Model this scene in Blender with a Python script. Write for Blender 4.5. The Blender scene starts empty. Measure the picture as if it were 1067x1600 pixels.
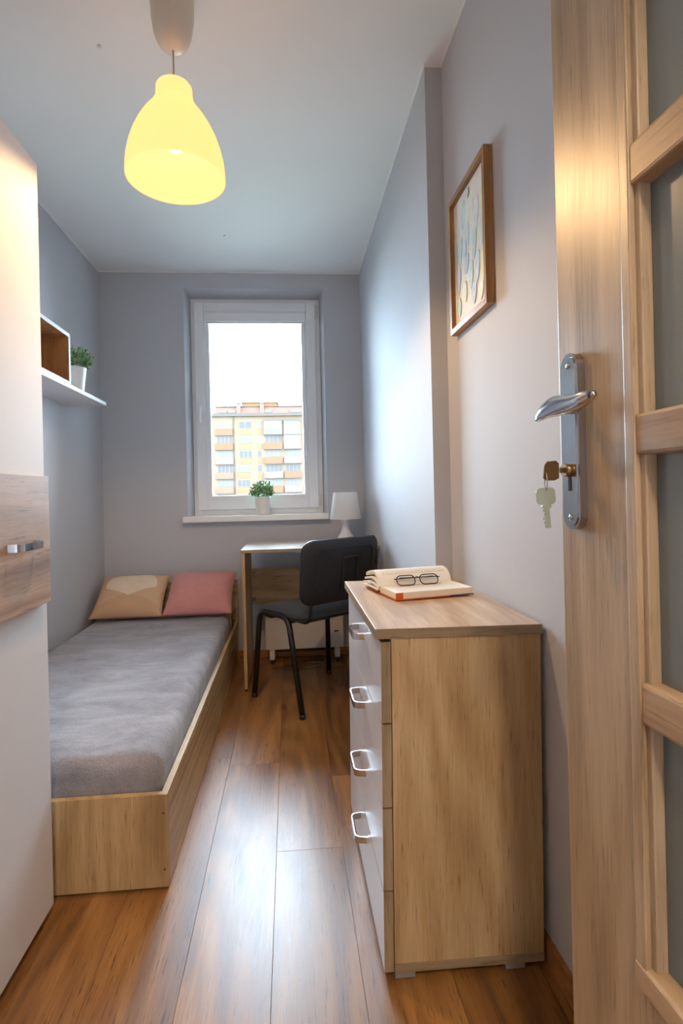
import bpy, bmesh, math, random
from mathutils import Vector, Matrix
random.seed(7)
SC = bpy.context.scene
COL = SC.collection
PI = math.pi

# ------------------------------------------------------------------ camera
FWD = Vector((0.0809453738, 0.9967185324, 0.0001163857))
RGT = Vector((0.9964556030, -0.0809213378, -0.0229775603))
UPV = Vector((0.0228927421, -0.0019759004, 0.9997359742))
cd = bpy.data.cameras.new('camera')
cd.sensor_fit = 'HORIZONTAL'; cd.sensor_width = 36.0
cd.lens = 850.0 / 1067.0 * 36.0
cd.shift_x = 12.307 / 1067.0
cd.shift_y = -29.171 / 1067.0
cd.clip_start = 0.01; cd.clip_end = 600
cam = bpy.data.objects.new('camera', cd)
COL.objects.link(cam)
cam.matrix_world = Matrix(((RGT.x, UPV.x, -FWD.x, 0), (RGT.y, UPV.y, -FWD.y, 0),
                           (RGT.z, UPV.z, -FWD.z, 1.0539), (0, 0, 0, 1)))
SC.camera = cam

# ------------------------------------------------------------------ world, exposure
world = bpy.data.worlds.new('overcast_sky'); SC.world = world
world.use_nodes = True
bg = world.node_tree.nodes['Background']
bg.inputs[0].default_value = (0.64, 0.82, 1.0, 1)
bg.inputs[1].default_value = 21.0
vs = SC.view_settings
vs.view_transform = 'Standard'; vs.look = 'None'; vs.gamma = 1.0; vs.use_curve_mapping = False
vs.exposure = 1.0
PENDANT_W = 15.0
HALL_E = 165.0
SHADE_E = 0.66
# sampling portal in the window opening (adds no light of its own, only guides sky samples)
pd_ = bpy.data.lights.new('window_portal', 'AREA'); pd_.shape = 'RECTANGLE'; pd_.size = 0.90; pd_.size_y = 1.50
pd_.cycles.is_portal = True
po_ = bpy.data.objects.new('window_portal', pd_); COL.objects.link(po_)
po_.location = (-0.2, 3.93, 1.65); po_.rotation_euler = (-PI / 2, 0, 0)

# ------------------------------------------------------------------ helpers
def lin(r, g, b):
    f = lambda c: (c / 255 / 12.92) if c / 255 <= 0.04045 else ((c / 255 + 0.055) / 1.055) ** 2.4
    return (f(r), f(g), f(b), 1.0)

class NT:
    def __init__(s, name):
        s.m = bpy.data.materials.new(name); s.m.use_nodes = True
        s.t = s.m.node_tree; s.t.nodes.clear()
        s.out = s.n('ShaderNodeOutputMaterial')
    def n(s, typ, **kw):
        nd = s.t.nodes.new(typ)
        for k, v in kw.items(): setattr(nd, k, v)
        return nd
    def l(s, a, b): s.t.links.new(a, b)
    def ramp(s, fac, stops):
        r = s.n('ShaderNodeValToRGB'); e = r.color_ramp.elements
        while len(e) < len(stops): e.new(0.5)
        for i, (p, c) in enumerate(stops): e[i].position = p; e[i].color = c
        s.l(fac, r.inputs[0]); return r.outputs[0]
    def mix(s, fac, a, b, blend='MIX'):
        x = s.n('ShaderNodeMix', data_type='RGBA', blend_type=blend)
        if isinstance(fac, (int, float)): x.inputs[0].default_value = fac
        else: s.l(fac, x.inputs[0])
        for sock, v in ((x.inputs[6], a), (x.inputs[7], b)):
            if isinstance(v, tuple): sock.default_value = v
            else: s.l(v, sock)
        return x.outputs[2]
    def math(s, op, a, b=0.0):
        x = s.n('ShaderNodeMath', operation=op)
        for sock, v in ((x.inputs[0], a), (x.inputs[1], b)):
            if isinstance(v, (int, float)): sock.default_value = v
            else: s.l(v, sock)
        return x.outputs[0]
    def noise(s, vec, scale, detail=2.0, rough=0.5, dist=0.0):
        x = s.n('ShaderNodeTexNoise'); x.inputs['Scale'].default_value = scale
        x.inputs['Detail'].default_value = detail; x.inputs['Roughness'].default_value = rough
        x.inputs['Distortion'].default_value = dist
        s.l(vec, x.inputs['Vector']); return x.outputs[0]
    def coord(s, sc=(1, 1, 1), rnd=False):
        c = s.n('ShaderNodeTexCoord').outputs['Object']
        if rnd:
            oi = s.n('ShaderNodeObjectInfo'); a = s.n('ShaderNodeVectorMath', operation='MULTIPLY_ADD')
            cv = s.n('ShaderNodeCombineXYZ')
            for i in range(3): s.l(oi.outputs['Random'], cv.inputs[i])
            s.l(cv.outputs[0], a.inputs[0]); a.inputs[1].default_value = (37.0, 53.0, 11.0); s.l(c, a.inputs[2]); c = a.outputs[0]
        m = s.n('ShaderNodeMapping'); m.inputs['Scale'].default_value = sc
        s.l(c, m.inputs['Vector']); return m.outputs[0]
    def bump(s, h, strength, dist=0.001):
        b = s.n('ShaderNodeBump'); b.inputs['Strength'].default_value = strength
        b.inputs['Distance'].default_value = dist; s.l(h, b.inputs['Height']); return b.outputs[0]
    def pbr(s, col, rough=0.5, metal=0.0, normal=None, **kw):
        p = s.n('ShaderNodeBsdfPrincipled')
        for k, v in (('Base Color', col), ('Roughness', rough)):
            if isinstance(v, (tuple, int, float)): p.inputs[k].default_value = v
            else: s.l(v, p.inputs[k])
        p.inputs['Metallic'].default_value = metal
        for k, v in kw.items(): p.inputs[k.replace('_', ' ')].default_value = v
        if normal: s.l(normal, p.inputs['Normal'])
        s.l(p.outputs[0], s.out.inputs[0]); return p

def plain(name, rgb, rough=0.5, metal=0.0, **kw):
    t = NT(name); t.pbr(lin(*rgb), rough, metal, **kw); return t.m

def paint(name, rgb, rough=0.6, bump=0.06):
    t = NT(name); c = t.coord()
    col = t.mix(t.noise(c, 2.3, 3), lin(*rgb), lin(*[min(255, v + 5) for v in rgb]))
    p = t.pbr(col, rough, normal=t.bump(t.noise(c, 260, 2), bump, 0.0006)); p.inputs['Specular IOR Level'].default_value = 0.25; return t.m

def wood(name, dark, mid, light, axis, rough=0.42, rnd=False, contrast=1.0, bump=0.15, spec=0.5, knots=False, coat=0.0):
    t = NT(name)
    def sc(al, ac): return tuple(al if i == axis else ac for i in range(3))
    big = t.noise(t.coord(sc(0.55, 7), rnd), 1.0, 3, 0.55, 0.7)
    mid_n = t.noise(t.coord(sc(1.6, 34), rnd), 1.0, 5, 0.6, 0.5)
    fine = t.noise(t.coord(sc(13, 240), rnd), 1.0, 4, 0.65)
    low = t.noise(t.coord(sc(0.50, 3.6), rnd), 1.0, 1.5, 0.4, 0.25)
    cath = t.math('MULTIPLY_ADD', t.math('SINE', t.math('MULTIPLY', low, 75.0)), 0.5)
    t.t.nodes[-1].inputs[2].default_value = 0.5
    f = t.math('ADD', t.math('MULTIPLY', big, 0.52), t.math('MULTIPLY', mid_n, 0.30))
    f = t.math('ADD', f, t.math('MULTIPLY', cath, 0.10))
    f = t.math('ADD', f, t.math('MULTIPLY', fine, 0.22))
    k = 0.17 * contrast
    col = t.ramp(f, [(0.57 - 1.0 * k, lin(*dark)), (0.57, lin(*mid)), (0.57 + 0.9 * k, lin(*light))])
    pores = t.ramp(fine, [(0.30, (1, 1, 1, 1)), (0.41, (0, 0, 0, 1))])
    col = t.mix(t.math('MULTIPLY', pores, 0.7 * contrast), col, lin(*[v * 0.72 for v in dark]))
    if rnd:
        oi = t.n('ShaderNodeObjectInfo')
        hs = t.n('ShaderNodeHueSaturation'); t.l(col, hs.inputs['Color'])
        mr = t.n('ShaderNodeMapRange'); mr.inputs[3].default_value = 0.80; mr.inputs[4].default_value = 1.14
        t.l(oi.outputs['Random'], mr.inputs[0]); t.l(mr.outputs[0], hs.inputs['Value']); col = hs.outputs[0]
    if knots:
        v = t.n('ShaderNodeTexVoronoi', feature='F1'); v.inputs['Scale'].default_value = 1.0
        v.inputs['Randomness'].default_value = 1.0
        t.l(t.coord(sc(2.0, 6.0), rnd), v.inputs['Vector'])
        kn = t.ramp(v.outputs['Distance'], [(0.03, (1, 1, 1, 1)), (0.14, (0, 0, 0, 1))])
        col = t.mix(t.math('MULTIPLY', kn, 0.65), col, lin(*[q * 0.45 for q in dark]))
    r = t.math('ADD', t.math('MULTIPLY', fine, 0.14), rough - 0.07)
    p = t.pbr(col, r, normal=t.bump(fine, bump, 0.0004))
    p.inputs['Specular IOR Level'].default_value = spec
    if coat: p.inputs['Coat Weight'].default_value = coat; p.inputs['Coat Roughness'].default_value = 0.25
    return t.m

def glass_mat(name, tint, refl=0.06, rough=0.0):
    t = NT(name)
    tr = t.n('ShaderNodeBsdfTransparent'); tr.inputs[0].default_value = tint
    gl = t.n('ShaderNodeBsdfGlossy'); gl.inputs['Roughness'].default_value = rough
    lw = t.n('ShaderNodeFresnel'); lw.inputs[0].default_value = 1.45
    mx = t.n('ShaderNodeMixShader'); t.l(lw.outputs[0], mx.inputs[0])
    t.l(tr.outputs[0], mx.inputs[1]); t.l(gl.outputs[0], mx.inputs[2]); t.l(mx.outputs[0], t.out.inputs[0])
    return t.m

def emit(name, rgb, e):
    t = NT(name); x = t.n('ShaderNodeEmission'); x.inputs[0].default_value = rgb; x.inputs[1].default_value = e
    t.l(x.outputs[0], t.out.inputs[0]); return t.m

# ---- geometry builder
class MB:
    def __init__(s): s.v = []; s.f = []; s.mi = []; s.sm = []
    def add(s, vs_, fs, mi=0, smooth=False):
        o = len(s.v); s.v += [tuple(v) for v in vs_]
        for f in fs: s.f.append(tuple(i + o for i in f)); s.mi.append(mi); s.sm.append(smooth)
        return s
    def box(s, x0, x1, y0, y1, z0, z1, b=0.0, mi=0, mis=None):
        if b <= 0:
            vs_ = [(x, y, z) for z in (z0, z1) for y in (y0, y1) for x in (x0, x1)]
            fs = [(0, 2, 3, 1), (4, 5, 7, 6), (0, 1, 5, 4), (2, 6, 7, 3), (0, 4, 6, 2), (1, 3, 7, 5)]
            return s.add(vs_, fs, mi)
        bm = bmesh.new(); bmesh.ops.create_cube(bm, size=1)
        for v in bm.verts:
            v.co = Vector(((x0 + x1) / 2 + v.co.x * (x1 - x0), (y0 + y1) / 2 + v.co.y * (y1 - y0), (z0 + z1) / 2 + v.co.z * (z1 - z0)))
        b = min(b, 0.45 * min(x1 - x0, y1 - y0, z1 - z0))
        bmesh.ops.bevel(bm, geom=bm.edges[:], offset=b, segments=2, affect='EDGES', profile=0.6)
        return s.bm(bm, mi)
    def bm(s, bm, mi=0, smooth=False):
        bm.verts.index_update()
        s.add([v.co.copy() for v in bm.verts], [[v.index for v in f.verts] for f in bm.faces], mi, smooth)
        bm.free(); return s
    def tube(s, pts, r, seg=10, mi=0, closed=False, cap=True, flat=None):
        P = [Vector(p) for p in pts]; n = len(P)
        R = r if isinstance(r, (list, tuple)) else [r] * n
        T = []
        for i in range(n):
            a = P[(i - 1) % n] if (closed or i > 0) else P[i]; b = P[(i + 1) % n] if (closed or i < n - 1) else P[i]
            T.append((b - a).normalized())
        ref = Vector((0, 0, 1)) if abs(T[0].z) < 0.9 else Vector((1, 0, 0))
        u = T[0].cross(ref).normalized(); rings = []
        for i in range(n):
            if i: u = (u - T[i] * u.dot(T[i])).normalized()
            w = T[i].cross(u); ring = []
            for k in range(seg):
                a = 2 * PI * k / seg
                ring.append(P[i] + u * math.cos(a) * R[i] + w * math.sin(a) * R[i] * (flat or 1))
            rings.append(ring)
        vs_ = [v for rg in rings for v in rg]; fs = []
        for i in range(n if closed else n - 1):
            j = (i + 1) % n
            for k in range(seg):
                k2 = (k + 1) % seg
                fs.append((i * seg + k, i * seg + k2, j * seg + k2, j * seg + k))
        s.add(vs_, fs, mi, True)
        if cap and not closed:
            o = len(s.v) - len(vs_)
            s.f.append(tuple(o + k for k in reversed(range(seg)))); s.mi.append(mi); s.sm.append(False)
            s.f.append(tuple(o + (n - 1) * seg + k for k in range(seg))); s.mi.append(mi); s.sm.append(False)
        return s
    def lathe(s, prof, c=(0, 0, 0), seg=32, mi=0, smooth=True):
        n = len(prof); vs_ = []; fs = []
        for (r, z) in prof:
            for k in range(seg):
                a = 2 * PI * k / seg; vs_.append((c[0] + r * math.cos(a), c[1] + r * math.sin(a), c[2] + z))
        for i in range(n - 1):
            for k in range(seg):
                k2 = (k + 1) % seg
                fs.append((i * seg + k, i * seg + k2, (i + 1) * seg + k2, (i + 1) * seg + k))
        return s.add(vs_, fs, mi, smooth)
    def prism(s, poly, a0, a1, axis='z', mi=0, smooth=False):
        # poly: list of 2-D points; axis the extrusion axis
        def P(p, h): return (p[0], p[1], h) if axis == 'z' else ((h, p[0], p[1]) if axis == 'x' else (p[0], h, p[1]))
        n = len(poly)
        s.add([P(p, a0) for p in poly] + [P(p, a1) for p in poly],
              [tuple(range(n)), tuple(n + k for k in reversed(range(n)))], mi)
        o = len(s.v) - 2 * n
        for k in range(n):
            k2 = (k + 1) % n
            s.f.append((o + k2, o + k, o + n + k, o + n + k2)); s.mi.append(mi); s.sm.append(smooth)
        return s
    def xf(s, M):
        s.v = [tuple(M @ Vector(v)) for v in s.v]; return s
    def build(s, name, mats, parent=None, fix=True):
        me = bpy.data.meshes.new(name); me.from_pydata(s.v, [], s.f)
        if not isinstance(mats, (list, tuple)): mats = [mats]
        for m in mats: me.materials.append(m)
        me.polygons.foreach_set('material_index', s.mi); me.polygons.foreach_set('use_smooth', s.sm)
        if fix:
            bm = bmesh.new(); bm.from_mesh(me); bmesh.ops.recalc_face_normals(bm, faces=bm.faces[:]); bm.to_mesh(me); bm.free()
        me.update()
        o = bpy.data.objects.new(name, me); COL.objects.link(o)
        if parent: o.parent = parent
        return o

def tag(o, label, cat=None, group=None, kind=None):
    o['label'] = label
    if cat: o['category'] = cat
    if group: o['group'] = group
    if kind: o['kind'] = kind
    return o
def thing(name, loc, label, cat, rz=0.0, kind=None, group=None):
    o = bpy.data.objects.new(name, None); COL.objects.link(o)
    o.location = loc; o.rotation_euler = (0, 0, rz); o.empty_display_size = 0.05
    return tag(o, label, cat, group, kind)
def B(name, x0, x1, y0, y1, z0, z1, m, parent=None, b=0.0012):
    return MB().box(x0, x1, y0, y1, z0, z1, b).build(name, m, parent)
def rrect(w, h, r, n=6, cx=0, cy=0):
    pts = []
    for sx, sy, a0 in ((1, 1, 0), (-1, 1, 90), (-1, -1, 180), (1, -1, 270)):
        for k in range(n + 1):
            a = math.radians(a0 + 90 * k / n)
            pts.append((cx + sx * (w / 2 - r) + r * math.cos(a), cy + sy * (h / 2 - r) + r * math.sin(a)))
    return pts
def bez(P0, P1, P2, P3, n):
    P0, P1, P2, P3 = map(Vector, (P0, P1, P2, P3))
    return [P0 * (1 - t) ** 3 + P1 * 3 * t * (1 - t) ** 2 + P2 * 3 * t * t * (1 - t) + P3 * t ** 3 for t in [k / n for k in range(n + 1)]]
def fillet(pts, r, n=5):
    P = [Vector(p) for p in pts]; out = [P[0]]
    for i in range(1, len(P) - 1):
        a = (P[i - 1] - P[i]); b = (P[i + 1] - P[i]); d = min(r, a.length * .48, b.length * .48)
        p, q = P[i] + a.normalized() * d, P[i] + b.normalized() * d
        for k in range(n + 1):
            t = k / n; out.append(p * (1 - t) ** 2 + P[i] * 2 * t * (1 - t) + q * t * t)
    out.append(P[-1]); return out

# ------------------------------------------------------------------ materials
M = {}
M['wall'] = paint('grey_wall_paint', (194, 195, 200), 0.7)
M['ceil'] = paint('ceiling_paint', (238, 238, 238), 0.7)
M['white_trim'] = plain('white_trim', (244, 244, 244), 0.4)
M['white_lac'] = plain('white_laminate', (222, 221, 222), 0.6, Specular_IOR_Level=0.3)
M['white_gloss'] = plain('white_drawer_laminate', (226, 225, 230), 0.28)
M['pvc'] = plain('white_pvc', (240, 240, 242), 0.3)
OAK = ((156, 124, 84), (196, 163, 117), (220, 193, 150))
for i, a in enumerate('xyz'): M['oak_' + a] = wood('sonoma_oak_' + a, *OAK, axis=i, rough=0.45, contrast=1.0)
OAKD = ((122, 102, 78), (158, 136, 106), (184, 163, 132))
for i, a in enumerate('xyz'): M['edge_' + a] = wood('oak_edging_' + a, *OAKD, axis=i, rough=0.5)
M['top_oak'] = wood('oak_top', (184, 158, 132), (206, 180, 152), (220, 198, 172), axis=1, rough=0.36, contrast=0.5)
M['door_oak'] = wood('door_oak', (152, 128, 100), (184, 160, 130), (204, 182, 154), axis=2, rough=0.38, spec=0.8, contrast=0.85)
M['door_oak_y'] = wood('door_oak_rail', (152, 122, 94), (184, 154, 122), (204, 176, 146), axis=1, rough=0.4, contrast=0.85)
M['ward_oak'] = wood('wardrobe_oak', (140, 112, 92), (184, 154, 130), (208, 184, 162), axis=1, rough=0.55, bump=0.5, contrast=1.1)
M['floor'] = wood('floor_laminate', (76, 47, 22), (148, 100, 50), (188, 138, 78), axis=1, rough=0.36, rnd=True, contrast=1.4, bump=0.05, spec=0.9, knots=True)
M['floor_base'] = wood('floor_base', (108, 66, 28), (150, 100, 50), (190, 132, 74), axis=1, rough=0.35)
M['base_oak'] = wood('baseboard_oak', (120, 76, 38), (164, 110, 60), (190, 134, 80), axis=0, rough=0.4)
M['frame_oak'] = wood('picture_frame_oak', (130, 90, 48), (172, 124, 72), (196, 150, 96), axis=2, rough=0.4, contrast=0.8)
M['chrome'] = plain('chrome', (205, 205, 209), 0.12, 1.0)
M['steel'] = plain('brushed_steel', (188, 188, 190), 0.2, 1.0)
M['brass_dark'] = plain('dark_brass', (150, 122, 88), 0.35, 1.0)
M['nickel'] = plain('nickel_key', (150, 147, 124), 0.3, 1.0)
M['black'] = plain('black_plastic', (30, 30, 33), 0.45)
M['black_metal'] = plain('black_enamel', (17, 17, 19), 0.3)
M['dark'] = plain('dark_gap', (38, 34, 32), 0.8)
M['grey_plastic'] = plain('grey_plastic', (150, 146, 142), 0.5)
M['pot'] = plain('white_pot', (236, 232, 226), 0.35)
M['soil'] = plain('dark_moss', (45, 55, 32), 0.9)
M['heater'] = plain('white_enamel', (228, 222, 214), 0.35)
M['cable'] = plain('grey_cable', (120, 116, 110), 0.5)
M['screw'] = plain('zinc_screw', (120, 108, 90), 0.35, 1.0)
M['cord'] = plain('lamp_cord', (196, 186, 170), 0.5)
M['rose'] = plain('lamp_plastic', (226, 220, 206), 0.35)
M['glass'] = glass_mat('window_glass', (0.95, 0.97, 0.97, 1))
M['lens'] = glass_mat('spectacle_lens', (0.96, 0.96, 0.96, 1))

def fabric(name, rgb, scale=500, rough=0.9, sheen=0.3, var=0.08, bump=0.4):
    t = NT(name); c = t.coord()
    a = lin(*rgb); b = tuple(v * (1 - 2.2 * var) for v in a[:3]) + (1,)
    col = t.mix(t.noise(c, 14, 4), a, b)
    p = t.pbr(col, rough, normal=t.bump(t.noise(c, scale, 2), bump, 0.0008))
    p.inputs['Sheen Weight'].default_value = sheen; p.inputs['Sheen Roughness'].default_value = 0.5
    return t.m
M['seat_fab'] = fabric('charcoal_fabric', (58, 60, 62), 700, sheen=0.15)
M['pink'] = fabric('pink_linen', (214, 146, 140), 380, var=0.05)
# grey fleece with brushed patches
t = NT('grey_fleece'); c = t.coord()
n1 = t.noise(t.coord((5.0, 9.0, 5)), 1.0, 7, 0.68, 0.4)
n2 = t.noise(c, 190, 3)
f = t.math('ADD', t.math('MULTIPLY', n1, 0.8), t.math('MULTIPLY', n2, 0.25))
col = t.ramp(f, [(0.34, lin(122, 118, 122)), (0.52, lin(150, 147, 152)), (0.68, lin(174, 172, 178))])
p = t.pbr(col, 0.95, normal=t.bump(n2, 0.9, 0.004))
p.inputs['Sheen Weight'].default_value = 0.35; p.inputs['Sheen Roughness'].default_value = 0.4
M['fleece'] = t.m
# beige cushion print: pale rounded motif over tan ground (object coords: x across, z up the cushion)
t = NT('beige_print_cotton'); tc = t.n('ShaderNodeTexCoord').outputs['Object']
sx = t.n('ShaderNodeSeparateXYZ'); t.l(tc, sx.inputs[0])
ax = t.math('ABSOLUTE', sx.outputs[0])
d1 = t.math('SUBTRACT', sx.outputs[1], t.math('MULTIPLY', ax, 0.55))          # heart valley
inz = t.math('GREATER_THAN', d1, -0.055)
ex = t.math('POWER', t.math('DIVIDE', sx.outputs[0], 0.145), 2.0)
ez = t.math('POWER', t.math('DIVIDE', t.math('SUBTRACT', sx.outputs[1], 0.055), 0.115), 2.0)
ine = t.math('LESS_THAN', t.math('ADD', ex, ez), 1.0)
msk = t.math('MULTIPLY', inz, ine)
nz = t.noise(t.coord(), 26, 4)
low = t.math('GREATER_THAN', t.math('ADD', sx.outputs[1], t.math('MULTIPLY', ax, 0.5)), -0.03)
c0 = t.mix(t.math('MULTIPLY', low, 0.5), lin(206, 166, 130), lin(220, 184, 148))
c1 = t.mix(nz, lin(226, 202, 174), lin(238, 218, 194))
colr = t.mix(msk, c0, c1)
p = t.pbr(colr, 0.9, normal=t.bump(t.noise(t.coord(), 420, 2), 0.35, 0.0008))
M['beige'] = t.m
# frosted door glass
t = NT('frosted_glass')
p = t.pbr(lin(150, 158, 160), 0.22)
tr = t.n('ShaderNodeBsdfTransparent'); tr.inputs[0].default_value = (0.72, 0.76, 0.76, 1)
mx = t.n('ShaderNodeMixShader'); mx.inputs[0].default_value = 0.62
t.l(tr.outputs[0], mx.inputs[1]); t.l(p.outputs[0], mx.inputs[2]); t.l(mx.outputs[0], t.out.inputs[0])
M['frost'] = t.m
# lamp shade: milky glass lit by its bulb
t = NT('opal_lamp_shade')
df = t.n('ShaderNodeBsdfDiffuse'); df.inputs[0].default_value = (0.55, 0.40, 0.22, 1)
tl = t.n('ShaderNodeBsdfTranslucent'); tl.inputs[0].default_value = (0.60, 0.36, 0.12, 1)
m1 = t.n('ShaderNodeMixShader'); m1.inputs[0].default_value = 0.5
t.l(df.outputs[0], m1.inputs[1]); t.l(tl.outputs[0], m1.inputs[2])
em = t.n('ShaderNodeEmission'); em.inputs[0].default_value = (1.0, 0.51, 0.21, 1); em.inputs[1].default_value = SHADE_E
ad = t.n('ShaderNodeAddShader'); t.l(m1.outputs[0], ad.inputs[0]); t.l(em.outputs[0], ad.inputs[1]); t.l(ad.outputs[0], t.out.inputs[0])
M['shade'] = t.m
M['bulb'] = emit('bulb_glow', (1.0, 0.84, 0.55, 1), 5)
t = NT('white_table_shade')
df = t.n('ShaderNodeBsdfDiffuse'); df.inputs[0].default_value = (0.86, 0.86, 0.87, 1)
tl = t.n('ShaderNodeBsdfTranslucent'); tl.inputs[0].default_value = (0.85, 0.85, 0.86, 1)
m1 = t.n('ShaderNodeMixShader'); m1.inputs[0].default_value = 0.35
t.l(df.outputs[0], m1.inputs[1]); t.l(tl.outputs[0], m1.inputs[2]); t.l(m1.outputs[0], t.out.inputs[0])
M['tshade'] = t.m
t = NT('leaf_green'); oi = t.noise(t.coord(), 45, 2)
t.pbr(t.ramp(oi, [(0.33, lin(54, 94, 54)), (0.50, lin(112, 154, 98)), (0.66, lin(190, 212, 166))]), 0.55)
M['leaf'] = t.m

# ------------------------------------------------------------------ room shell
XL, XR, D, YS, C = -1.178, 0.489, 3.559, 1.812, 2.5
XS = 0.547                                   # recessed near part of the right wall at the step
def xwall(y): return XS + (YS - y) * 0.012   # it opens very slightly towards the door
fl = B('floor', -1.40, 1.30, -2.0, D + 0.02, -0.10, -0.009, M['floor_base'], b=0)
tag(fl, 'warm brown wood laminate floor laid lengthwise', 'floor', kind='structure')
PW, PL = 0.196, 1.286
xs0 = -1.238
offs = [0.31, 0.92, 0.10, 0.66, 1.05, -0.30, 0.45, 0.86, 0.02, 0.60]
for i in range(10):
    x0 = xs0 + i * PW; x1 = min(x0 + PW, 0.58)
    x0 = max(x0, XL + 0.004)
    if x1 - x0 < 0.02: continue
    y = -0.12 - (PL - (offs[i] % PL))
    while y < D:
        ya, yb = max(y, -0.12), min(y + PL, D - 0.002)
        if yb - ya > 0.03:
            o = MB().box(-(x1 - x0) / 2 + .0003, (x1 - x0) / 2 - .0003, -(yb - ya) / 2 + .0003, (yb - ya) / 2 - .0003, -0.008, 0, 0.0005).build('plank', M['floor'], fl)
            o.location = ((x0 + x1) / 2, (ya + yb) / 2, 0)
        y += PL
B_ = B('ceiling', -1.40, 1.30, -2.0, D + 0.4, C, C + 0.12, M['ceil'], b=0); tag(B_, 'matt white ceiling', 'ceiling', kind='structure')
o = B('wall_left', XL - 0.15, XL, -0.24, D + 0.4, -0.1, C, M['wall'], b=0); tag(o, 'pale grey painted wall beside the bed', 'wall', kind='structure')
mb = MB().prism([(XR, D + 0.4), (XR, YS), (XS, YS), (xwall(-0.24), -0.24), (0.8, -0.24), (0.8, D + 0.4)], -0.1, C)
tag(mb.build('wall_right', M['wall']), 'pale grey painted wall with a shallow vertical step', 'wall', kind='structure')
# back wall with splayed window reveal
a = [(-0.652, 0.925), (0.249, 0.925), (0.249, 2.395), (-0.652, 2.395)]
bq = [(-0.629, 0.925), (0.229, 0.925), (0.229, 2.367), (-0.629, 2.367)]
o4 = [(XL, -0.1), (XR, -0.1), (XR, C), (XL, C)]
Y0, Y1, Y2 = D, D + 0.12, D + 0.38
vsx = [(x, Y0, z) for x, z in o4] + [(x, Y0, z) for x, z in a] + [(x, Y1, z) for x, z in bq] + [(x, Y2, z) for x, z in bq] + [(x, Y2, z) for x, z in o4]
fs = []
for k in range(4):
    k2 = (k + 1) % 4
    fs += [(k, k2, 4 + k2, 4 + k), (4 + k, 4 + k2, 8 + k2, 8 + k), (8 + k, 8 + k2, 12 + k2, 12 + k), (12 + k, 12 + k2, 16 + k2, 16 + k), (16 + k, 16 + k2, k2, k)]
tag(MB().add(vsx, fs).build('wall_back', M['wall']), 'grey painted end wall around the window', 'wall', kind='structure')
# door wall behind the camera and the hallway beyond it
mb = MB().box(XL, -0.44, -0.24, -0.12, -0.1, C).box(-0.44, 0.455, -0.24, -0.12, 2.06, C).box(0.455, xwall(-0.12), -0.24, -0.12, -0.1, C)
tag(mb.build('wall_front', M['wall']), 'grey wall with the doorway behind the viewer', 'wall', kind='structure')
mb = MB().box(-1.40, -1.28, -2.0, -0.24, -0.1, C).box(1.18, 1.30, -2.0, -0.24, -0.1, C).box(-1.28, 1.18, -2.0, -1.88, -0.1, C)
tag(mb.build('wall_hallway', M['wall']), 'pale hallway walls behind the doorway', 'wall', kind='structure')
# baseboards
o = B('baseboard_back', XL, XR, D - 0.012, D, 0, 0.052, M['base_oak'], b=0.003); tag(o, 'brown wooden baseboard under the window', 'baseboard', kind='structure')
mb = MB().prism([(xwall(1.80) - 0.010, 1.80), (xwall(1.80), 1.80), (xwall(-0.12), -0.12), (xwall(-0.12) - 0.010, -0.12)], 0, 0.056)
tag(mb.build('baseboard_right', M['base_oak']), 'brown wooden baseboard behind the chest of drawers', 'baseboard', kind='structure')
o = B('baseboard_left', XL, XL + 0.004, -0.12, D - 0.012, 0, 0.052, M['base_oak'], b=0.001); tag(o, 'brown wooden baseboard behind the bed', 'baseboard', kind='structure')
# white caulk line under the ceiling
h = 0.007
mb = MB().box(XL, XR, D - 0.004, D, C - h, C).box(XL, XL + 0.004, -0.12, D - 0.004, C - h, C).box(XR - 0.004, XR, YS - 0.004, D - 0.004, C - h, C).box(XR, XS - 0.003, YS - 0.004, YS, C - h, C)
mb.prism([(XS - 0.004, YS), (XS, YS), (xwall(-0.12), -0.12), (xwall(-0.12) - 0.004, -0.12)], C - h, C)
tag(mb.build('trim_1', M['white_trim']), 'thin white line between walls and ceiling', 'trim', kind='structure')

# ------------------------------------------------------------------ window
W = thing('window_1', (-0.2, 3.68, 0.93), 'white plastic window with a single sash and view of flats', 'window', kind='structure')
def WB(name, x0, x1, y0, y1, z0, z1, m, par=W, b=0.002):
    return B(name, x0 + 0.2, x1 + 0.2, y0 - 3.68, y1 - 3.68, z0 - 0.93, z1 - 0.93, m, par, b)
def ring(x0, x1, z0, z1, t_, y0, y1, b, side_r=None):
    mb = MB(); tr_ = side_r or t_
    mb.box(x0, x0 + t_, y0, y1, z0, z1, b).box(x1 - tr_, x1, y0, y1, z0, z1, b)
    mb.box(x0 + t_, x1 - tr_, y0, y1, z1 - t_, z1, b).box(x0 + t_, x1 - tr_, y0, y1, z0, z0 + t_, b)
    mb.v = [(x + 0.2, y - 3.68, z - 0.93) for x, y, z in mb.v]; return mb
fr = ring(-0.628, 0.228, 0.927, 2.366, 0.05, 3.675, 3.745, 0.003).build('window_frame', M['pvc'], W)
sash = ring(-0.603, 0.197, 0.962, 2.340, 0.063, 3.655, 3.70, 0.004)
sash2 = ring(-0.542, 0.136, 1.023, 2.279, 0.034, 3.668, 3.70, 0.006)
o = MB(); o.v, o.f, o.mi, o.sm = sash.v, sash.f, sash.mi, sash.sm
sash = o.build('sash', M['pvc'], W)
sash2.build('glazing_bead', M['pvc'], sash)
WB('pane', -0.515, 0.109, 3.683, 3.687, 1.05, 2.252, M['glass'], W, 0)
cas = MB().prism([(3.642, 2.210), (3.676, 2.205), (3.676, 2.275), (3.646, 2.275), (3.640, 2.262)], -0.536, 0.128, axis='x')
cas.v = [(x + 0.2, y - 3.68, z - 0.93) for x, y, z in cas.v]
cas = cas.build('blind_cassette', M['pvc'], W)
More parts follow.
